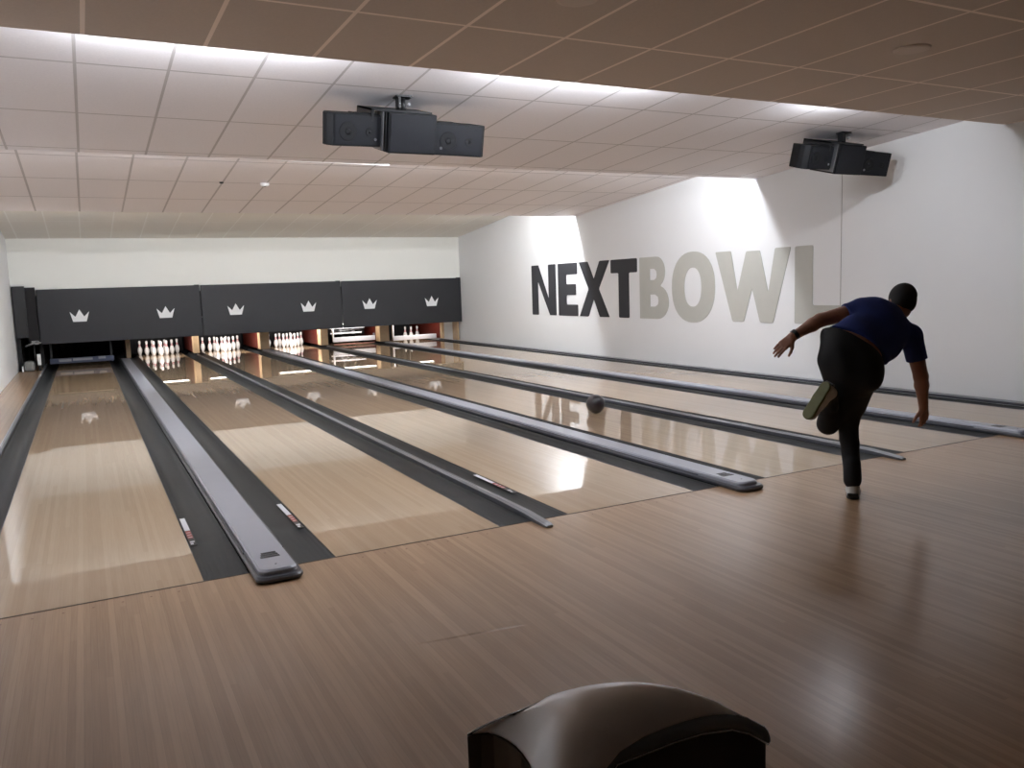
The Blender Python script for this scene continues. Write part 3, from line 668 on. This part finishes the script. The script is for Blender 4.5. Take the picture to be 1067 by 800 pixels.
#PERSON#
# ---------------------------------------------------------------- the bowler (smooth-blended body built on a grid)
class Field:
    def __init__(s, lo, hi, h):
        s.lo = np.array(lo, float); s.h = h; s.n = np.ceil((np.array(hi)-s.lo)/h).astype(int)+1
        s.d = np.full(s.n, 1.0, np.float32)
    def sub(s, lo, hi, pad):
        a = np.clip(np.floor((np.array(lo)-pad-s.lo)/s.h).astype(int), 0, s.n-1); b = np.clip(np.ceil((np.array(hi)+pad-s.lo)/s.h).astype(int)+1, 1, s.n)
        ax = [s.lo[i]+s.h*np.arange(a[i], b[i]) for i in range(3)]
        X, Y, Z = np.meshgrid(*ax, indexing='ij'); return (slice(a[0], b[0]), slice(a[1], b[1]), slice(a[2], b[2])), np.stack([X, Y, Z], -1)
    def add(s, sl, v, k):
        c = s.d[sl]
        if k > 0:
            hh = np.clip(0.5+0.5*(c-v)/k, 0, 1); s.d[sl] = c*(1-hh)+v*hh-k*hh*(1-hh)
        else: s.d[sl] = np.minimum(c, v)
    def cone(s, a, b, ra, rb, k=0.02, flat=None):
        """tapered limb from a to b; flat=(axis, factor) squeezes it along an axis"""
        a = np.array(a, float); b = np.array(b, float); R = max(ra, rb)
        sl, P = s.sub(np.minimum(a, b)-R, np.maximum(a, b)+R, k+3*s.h)
        pa = P-a; ba = b-a
        if flat is not None:
            ax = np.array(flat[0], float); ax /= np.linalg.norm(ax); f = flat[1]
            pa = pa+(pa@ax)[..., None]*ax*(1/f-1); ba = ba+(ba@ax)*ax*(1/f-1)
        t = np.clip((pa@ba)/(ba@ba), 0, 1); v = np.linalg.norm(pa-t[..., None]*ba, axis=-1)-(ra+(rb-ra)*t)
        s.add(sl, v.astype(np.float32), k)
    def ell(s, c, axes, r, k=0.03):
        c = np.array(c, float); A = np.array([np.array(x, float)/np.linalg.norm(x) for x in axes]); r = np.array(r, float)
        sl, P = s.sub(c-r.max(), c+r.max(), k+3*s.h); q = (P-c)@A.T
        k0 = np.linalg.norm(q/r, axis=-1); k1 = np.linalg.norm(q/(r*r), axis=-1)+1e-9
        s.add(sl, (k0*(k0-1)/k1).astype(np.float32), k)
    def cut(s, p, n, side=1):
        """keep only the half space where (x-p).n < 0"""
        n = np.array(n, float); n /= np.linalg.norm(n); p = np.array(p, float)
        ax = [s.lo[i]+s.h*np.arange(s.n[i]) for i in range(3)]
        v = ((ax[0]-p[0])*n[0])[:, None, None]+((ax[1]-p[1])*n[1])[None, :, None]+((ax[2]-p[2])*n[2])[None, None, :]
        s.d = np.maximum(s.d, v.astype(np.float32))
    def mesh(s, smooth=1):
        d = s.d; sg = d < 0; nx, ny, nz = d.shape
        S = np.zeros((nx-1, ny-1, nz-1), np.int8)
        for i in (0, 1):
            for j in (0, 1):
                for k in (0, 1): S += sg[i:nx-1+i, j:ny-1+j, k:nz-1+k]
        act = (S > 0) & (S < 8); idx = np.full(act.shape, -1, np.int64); I = np.argwhere(act); idx[act] = np.arange(len(I))
        acc = np.zeros((len(I), 3)); cnt = np.zeros(len(I))
        co = [(i, j, k) for i in (0, 1) for j in (0, 1) for k in (0, 1)]
        for a in co:
            for ax_ in range(3):
                if a[ax_] == 1: continue
                b = list(a); b[ax_] = 1
                da = d[I[:, 0]+a[0], I[:, 1]+a[1], I[:, 2]+a[2]]; db = d[I[:, 0]+b[0], I[:, 1]+b[1], I[:, 2]+b[2]]
                m = (da < 0) != (db < 0); t = np.where(m, da/(da-db+1e-12), 0)
                p = np.array(a, float)[None, :].repeat(len(I), 0); p[:, ax_] += t
                acc[m] += p[m]; cnt[m] += 1
        V = (I+acc/cnt[:, None])*s.h+s.lo
        F = []
        for ax_ in range(3):
            sl0 = [slice(None)]*3; sl1 = [slice(None)]*3; sl0[ax_] = slice(0, -1); sl1[ax_] = slice(1, None)
            e = sg[tuple(sl0)] != sg[tuple(sl1)]
            o1, o2 = [(1, 2), (2, 0), (0, 1)][ax_]
            E = np.argwhere(e); ok = (E[:, o1] > 0) & (E[:, o2] > 0) & (E[:, o1] < d.shape[o1]-1) & (E[:, o2] < d.shape[o2]-1); E = E[ok]
            q = []
            for u, v in ((0, 0), (1, 0), (1, 1), (0, 1)):
                e2 = E.copy(); e2[:, o1] -= u; e2[:, o2] -= v; q.append(idx[e2[:, 0], e2[:, 1], e2[:, 2]])
            q = np.stack(q, 1); inside = sg[E[:, 0], E[:, 1], E[:, 2]]
            q[~inside] = q[~inside][:, ::-1]; F.append(q[(q >= 0).all(1)])
        return V, np.concatenate(F)[:, ::-1]
def fmesh(name, f, m, parent, it=2):
    V, F = f.mesh()
    me = bpy.data.meshes.new(name); me.vertices.add(len(V)); me.vertices.foreach_set('co', V.ravel())
    me.loops.add(len(F)*4); me.loops.foreach_set('vertex_index', F.ravel()); me.polygons.add(len(F))
    me.polygons.foreach_set('loop_start', np.arange(len(F))*4); me.update(calc_edges=True); me.validate()
    me.materials.append(m); me.shade_smooth()
    o = bpy.data.objects.new(name, me); C.objects.link(o); o.parent = parent
    if it: s = o.modifiers.new('smooth', 'SMOOTH'); s.iterations = it; s.factor = 0.5
    return o
def V3(*a): return np.array(a, float)
def nz(v): return v/np.linalg.norm(v)

PB = V3(5.10, -0.72, 0.0)
pel = V3(5.13, -0.71, 0.965); hipL = V3(5.055, -0.66, 0.945); hipR = V3(5.205, -0.755, 0.915)
bel = V3(5.235, -0.70, 1.055); che = V3(5.395, -0.705, 1.135); nek = V3(5.555, -0.70, 1.235); hed = V3(5.674, -0.682, 1.303)
shL = V3(5.345, -0.60, 1.262); elL = V3(5.085, -0.50, 1.205); wrL = V3(4.893, -0.443, 1.105); tipL = V3(4.729, -0.361, 0.946)
shR = V3(5.60, -0.82, 1.075); elR = V3(5.655, -0.86, 0.80); wrR = V3(5.775, -0.80, 0.575)
kneeL = V3(5.215, -0.63, 0.52); ankL = V3(5.135, -0.745, 0.10); kneeR = V3(5.06, -0.60, 0.50); ankR = V3(4.925, -0.725, 0.74)
lat = nz(shR-shL); axis = nz(nek-pel); front = nz(np.cross(axis, lat))
if front[2] > 0: front = -front            # belly side looks down
hlat = nz(hipR-hipL)

person = thing('person', 'man in blue t-shirt and black trousers bowling bent forward, one leg raised behind', 'person', tuple(PB))
person.location = (0, 0, 0)
m_skin = mat('skin', (150, 104, 84), 0.5, noise=0.06, nscale=14)
m_shirt = mat('shirt_blue', (26, 44, 108), 0.85, noise=0.10, nscale=12)
m_trou = mat('trousers_black', (13, 13, 16), 0.8, noise=0.15, nscale=10)
m_hair = mat('hair_black', (17, 15, 14), 0.7, noise=0.3, nscale=90)
m_shoew = mat('shoe_white', (205, 203, 198), 0.5); m_shoeb = mat('shoe_black', (30, 30, 30), 0.5); m_sole = mat('sole_green_grey', (98, 100, 62), 0.7, noise=0.15, nscale=25)
lo = (4.60, -1.05, 0.0); hi = (6.05, -0.15, 1.5)

# head frame: looking down the lane, chin slightly out of the shoulders
hf = nz(V3(0.42, 0.80, -0.30)); hu = nz(V3(0.28, 0.10, 0.95)-hf*np.dot(V3(0.28, 0.10, 0.95), hf)); hl = np.cross(hf, hu)   # hl = right
def HP(r_, f_, u_): return hed+hl*r_+hf*f_+hu*u_
def hand(f, wr, d, n, side, curl, L=0.185, thumb=1):
    """palm, four bent fingers and a thumb. d along the hand, n out of the palm, side towards the thumb"""
    d = nz(d); n = nz(n-d*np.dot(n, d)); side = nz(side-d*np.dot(side, d)-n*np.dot(side, n))
    kn = []
    for q, (o_, l_) in enumerate(((0.030, 0.088), (0.010, 0.092), (-0.010, 0.088), (-0.029, 0.080))):
        k = wr+d*l_+side*o_; kn.append(k); f.cone(wr+side*o_*0.6, k, 0.015, 0.0115, 0.012)
    fl = (0.075, 0.083, 0.077, 0.061)
    for q, k in enumerate(kn):
        sp = side*(0.30, 0.10, -0.10, -0.28)[q]*0.12; p = k; dd = nz(d+sp); r0 = 0.0098 if q < 3 else 0.0086
        for sgm, (fr, rr) in enumerate(((0.45, 0.95), (0.31, 0.88), (0.24, 0.78))):
            a = curl*(0.5+0.7*sgm); e = nz(dd*math.cos(a)+n*math.sin(a)); p2 = p+e*fl[q]*fr; f.cone(p, p2, r0*(1.0 if sgm == 0 else rr+0.06), r0*rr, 0.003); p = p2
    b = wr+d*0.025+side*0.024; t1 = b+nz(d*0.75+side*0.8+n*0.25)*0.042; t2 = t1+nz(d*0.9+side*0.42+n*0.3)*0.034; t3 = t2+nz(d*0.95+side*0.2+n*0.35)*0.026
    f.cone(b, t1, 0.0165, 0.0125, 0.012); f.cone(t1, t2, 0.0118, 0.0105, 0.003); f.cone(t2, t3, 0.0102, 0.0085, 0.003)

def torso(f, g, k=0.05):
    f.ell(pel+axis*0.0, (hlat, axis, np.cross(hlat, axis)), (0.172+g, 0.125+g, 0.122+g), k)
    f.ell(bel, (lat, axis, front), (0.180+g, 0.16+g, 0.130+g), k)
    f.ell(che, (lat, axis, front), (0.196+g, 0.175+g, 0.128+g), k)
    f.cone(shL+lat*0.02, shR-lat*0.02, 0.074+g, 0.072+g, k)
    f.ell((shL+shR)/2-front*0.03+V3(0, 0, 0.01), (lat, axis, front), (0.15+g, 0.10+g, 0.085+g), k)
    f.cone(che+axis*0.06, nek-axis*0.02, 0.115+g, 0.062+g, k, None)
def legs(f, g, hem=0.0):
    f.cone(hipL, kneeL, 0.112+g, 0.066+g, 0.06); f.cone(hipR, kneeR, 0.108+g, 0.062+g, 0.06); f.cone(hipR-V3(0, 0, 0.05), kneeL+V3(0.030, -0.026, 0.11), 0.105+g, 0.080+g, 0.07)
    f.ell(hipL-front*0.045-V3(0, 0, 0.01), (hlat, axis, front), (0.092+g, 0.10+g, 0.09+g), 0.05)
    f.ell(hipR-front*0.045-V3(0, 0, 0.01), (hlat, axis, front), (0.092+g, 0.10+g, 0.09+g), 0.05)
# --- body (one continuous skin surface)
f = Field(lo, hi, 0.0052)
torso(f, -0.012)
legs(f, -0.026)
bkL = nz(V3(-0.77, -0.64, 0)); 
f.cone(kneeL, kneeL+(ankL-kneeL)*0.35+bkL*0.012, 0.048, 0.046, 0.02); f.cone(kneeL+(ankL-kneeL)*0.35+bkL*0.012, ankL, 0.050, 0.034, 0.02)
f.cone(kneeR, kneeR+(ankR-kneeR)*0.35+V3(0, -0.004, 0.0), 0.040, 0.042, 0.02); f.cone(kneeR+(ankR-kneeR)*0.35+V3(0, -0.008, -0.01), ankR, 0.050, 0.034, 0.02)
for s_, e_, w_ in ((shL, elL, wrL), (shR, elR, wrR)):
    f.cone(s_, e_, 0.060, 0.047, 0.02); m1 = e_+(w_-e_)*0.3; f.cone(e_, m1, 0.046, 0.046, 0.015); f.cone(m1, w_, 0.046, 0.028, 0.015)
    f.cone(e_+(w_-e_)*0.85, w_+(w_-e_)*0.06, 0.028, 0.026, 0.015)
# neck and head
f.cone(nek-axis*0.03, HP(0, -0.02, -0.06), 0.062, 0.056, 0.03)
f.ell(HP(0, -0.008, 0.025), (hl, hf, hu), (0.080, 0.101, 0.095), 0.02)
f.ell(HP(0, 0.022, -0.045), (hl, hf, hu), (0.060, 0.070, 0.075), 0.03)
f.ell(HP(0, 0.062, -0.092), (hl, hf, hu), (0.032, 0.026, 0.022), 0.02)                     # chin
f.cone(HP(0, 0.092, 0.012), HP(0, 0.113, -0.028), 0.009, 0.013, 0.010)                      # nose
f.cone(HP(-0.03, 0.086, 0.028), HP(0.03, 0.086, 0.028), 0.011, 0.011, 0.012)               # brow
f.cone(HP(-0.018, 0.090, -0.056), HP(0.018, 0.090, -0.056), 0.007, 0.007, 0.006)           # lips
f.cone(HP(-0.015, 0.088, -0.067), HP(0.015, 0.088, -0.067), 0.007, 0.007, 0.006)
for s_ in (-1, 1):
    f.ell(HP(s_*0.079, -0.012, -0.010), (hl, hf, hu), (0.009, 0.019, 0.031), 0.004)         # ears
    f.ell(HP(s_*0.030, 0.088, 0.008), (hl, hf, hu), (0.013, 0.008, 0.010), 0.003)           # eyes under the brow
# hands
dL = nz(tipL-wrL); hand(f, wrL+dL*0.012, dL, nz(V3(0.3, 0.5, -0.6)), nz(V3(0.72, -0.3, -0.6)), 0.22)
dR = nz(V3(0.42, 0.22, -0.88)); hand(f, wrR+dR*0.012, dR, nz(V3(0.1, 0.9, 0.3)), nz(V3(-0.9, 0.2, -0.3)), 0.28)
body = fmesh('body', f, m_skin, person, 1)

# --- trousers
f = Field(lo, hi, 0.0085)
f.ell(pel, (hlat, axis, np.cross(hlat, axis)), (0.188, 0.150, 0.140), 0.05)
legs(f, 0.006)
f.cone(kneeL, ankL+V3(0, 0, 0.04), 0.068, 0.052, 0.03); f.cone(ankL+V3(0, 0, 0.14), ankL+V3(0, 0, 0.02), 0.050, 0.056, 0.02)
f.cone(kneeR, ankR, 0.070, 0.054, 0.03)
# creases at the knees and ankles
for a_, b_, n0, r_ in ((kneeL, ankL, 4, 0.055), (hipL, kneeL, 3, 0.082), (kneeR, ankR, 3, 0.058)):
    for q in range(n0):
        c = a_+(b_-a_)*(0.12+0.8*q/n0); dv = nz(b_-a_); s1 = nz(np.cross(dv, V3(0.3+q*0.4, 0.8-q*0.5, 0.2)))
        f.cone(c-s1*r_*0.5, c+s1*r_*0.5+dv*0.03, r_*0.70, r_*0.70, 0.012)
waist_n = nz(nz(axis)+V3(-0.10, 0.10, 0.10)); waist_p = V3(5.168, -0.71, 1.045)
f.cut(waist_p, waist_n)
f.cut(ankR+nz(ankR-kneeR)*0.005, nz(ankR-kneeR)) if False else None
f.cut((0, 0, 0.055), (0, 0, -1))
trousers = fmesh('trousers', f, m_trou, person, 2)

# --- t-shirt with two short sleeves and the front hanging free
f = Field(lo, hi, 0.0085)
torso(f, 0.008, 0.05)
f.cone(che+front*0.05, V3(5.300, -0.79, 0.955), 0.10, 0.075, 0.04)
f.ell(bel+front*0.085+axis*0.03+lat*0.02, (lat, axis, front), (0.150, 0.15, 0.135), 0.05)
f.ell(che+front*0.06-axis*0.03+lat*0.06, (lat, axis, front), (0.14, 0.15, 0.12), 0.04)
for s_, e_ in ((shL, elL), (shR, elR)):
    f.cone(s_, s_+(e_-s_)*0.62, 0.071, 0.068, 0.03)
for q in range(5):
    c = che-axis*(0.16-0.06*q)-front*0.105; s1 = nz(lat+axis*(0.5-0.25*q)); f.cone(c-s1*0.11, c+s1*0.10, 0.012, 0.012, 0.025)
f.cut(waist_p+axis*0.022, -waist_n)
f2 = f.d.copy()
# sleeve ends: cut each sleeve square to its arm
ax_ = [f.lo[i]+f.h*np.arange(f.n[i]) for i in range(3)]
for s_, e_, fr in ((shL, elL, 0.36), (shR, elR, 0.60)):
    a_ = nz(e_-s_); c = s_+(e_-s_)*fr
    X = np.stack(np.meshgrid(*ax_, indexing='ij'), -1).astype(np.float32)
    t_ = (X-c)@a_; rad = np.linalg.norm((X-s_)-((X-s_)@a_)[..., None]*a_, axis=-1)
    reg = (rad < 0.098) & (t_ > -0.02); f.d = np.where(reg, np.maximum(f.d, t_), f.d).astype(np.float32)
# neck opening
f.cut(nek+axis*0.035, axis)
shirt = fmesh('t_shirt', f, m_shirt, person, 2)

# --- hair
f = Field(hed-0.16, hed+0.16, 0.005)
f.ell(HP(0, -0.014, 0.032), (hl, hf, hu), (0.089, 0.108, 0.102), 0.02)
f.ell(HP(0, -0.045, -0.02), (hl, hf, hu), (0.076, 0.066, 0.07), 0.02)
f.cut(HP(0, 0.050, 0.02), hf+hu*-0.45)
f.cut(HP(0, 0, -0.070), -hu)
for s_ in (-1, 1): pass
hair = fmesh('hair', f, m_hair, person, 1)

# --- wristband
bm = bmesh.new(); a_ = nz(wrL-elL); c = wrL-a_*0.012
cyl(bm, c-a_*0.014, c+a_*0.014, 0.0335, n=24); obj('wristband', bm, m_shoeb, person)
bm = bmesh.new(); up_ = nz(np.cross(a_, V3(0.6, 0.5, 0))); up_ = up_ if up_[2] > 0 else -up_
cyl(bm, c+up_*0.030, c+up_*0.040, 0.019, 0.017, n=20); obj('watch_case', bm, m_metal, person)

# --- shoes: built upright in their own frame (x forward, z up, heel at the origin), then placed
def shoe(M_, label):
    f = Field((-0.05, -0.09, -0.01), (0.33, 0.09, 0.16), 0.0045)
    f.cone((0.045, 0, 0.035), (0.13, 0, 0.04), 0.038, 0.038, 0.03); f.cone((0.13, 0, 0.038), (0.235, -0.004, 0.030), 0.042, 0.040, 0.03)
    f.cone((0.04, 0, 0.04), (0.05, 0, 0.09), 0.036, 0.036, 0.02); f.cone((0.06, 0, 0.085), (0.16, 0, 0.05), 0.034, 0.034, 0.02)
    f.cut((0, 0, 0.014), (0, 0, -1)); f.cut((0.04, 0, 0.112), (-0.25, 0, 1))
    up = fmesh('shoe', f, m_shoew, person, 2); up.matrix_world = M_; up['label'] = label
    f = Field((-0.05, -0.09, -0.02), (0.33, 0.09, 0.05), 0.004)
    f.cone((0.045, 0, 0.012), (0.12, 0, 0.012), 0.042, 0.038, 0.02); f.cone((0.12, 0, 0.012), (0.232, -0.004, 0.012), 0.040, 0.047, 0.02)
    f.cut((0, 0, 0.0), (0, 0, -1)); f.cut((0, 0, 0.018), (0, 0, 1))
    so = fmesh('sole', f, None or m_sole2, up, 1)
    bm = bmesh.new()
    box(bm, -0.004, 0.012, -0.036, 0.036, 0.018, 0.045); o = obj('heel_counter', bm, m_shoeb, up, bevel=0.01)
    bm = bmesh.new()
    for q in range(4): x = 0.10+q*0.022; cyl(bm, (x, -0.026, 0.080-q*0.006), (x+0.006, 0.026, 0.080-q*0.006), 0.003, n=8)
    pts_ = [(0.10+0.004*k, 0.03+0.01*math.sin(k*0.8), 0.085-0.004*k) for k in range(8)]
    for k in range(7): cyl(bm, pts_[k], pts_[k+1], 0.002, n=6)
    obj('laces', bm, m_shoew, up)
    return up
def frame(heel, fwd, up):
    x = nz(np.array(fwd, float)); z = np.array(up, float); z = nz(z-x*np.dot(z, x)); y = np.cross(z, x)
    return Matrix(((x[0], y[0], z[0], heel[0]), (x[1], y[1], z[1], heel[1]), (x[2], y[2], z[2], heel[2]), (0, 0, 0, 1)))
m_sole2 = m_shoeb
shoe(frame((5.092, -0.787, 0.001), (0.77, 0.64, 0), (0, 0, 1)), 'white shoe planted on the floor')
m_sole2 = m_sole
td = V3(4.712, -0.703, 0.580)-V3(4.838, -0.783, 0.822)
upv = V3(0.99, -0.08, 0.08)
shoe(frame(V3(4.838, -0.783, 0.822)+nz(td)*-0.006, td, upv), 'raised white shoe showing its green-grey sole')
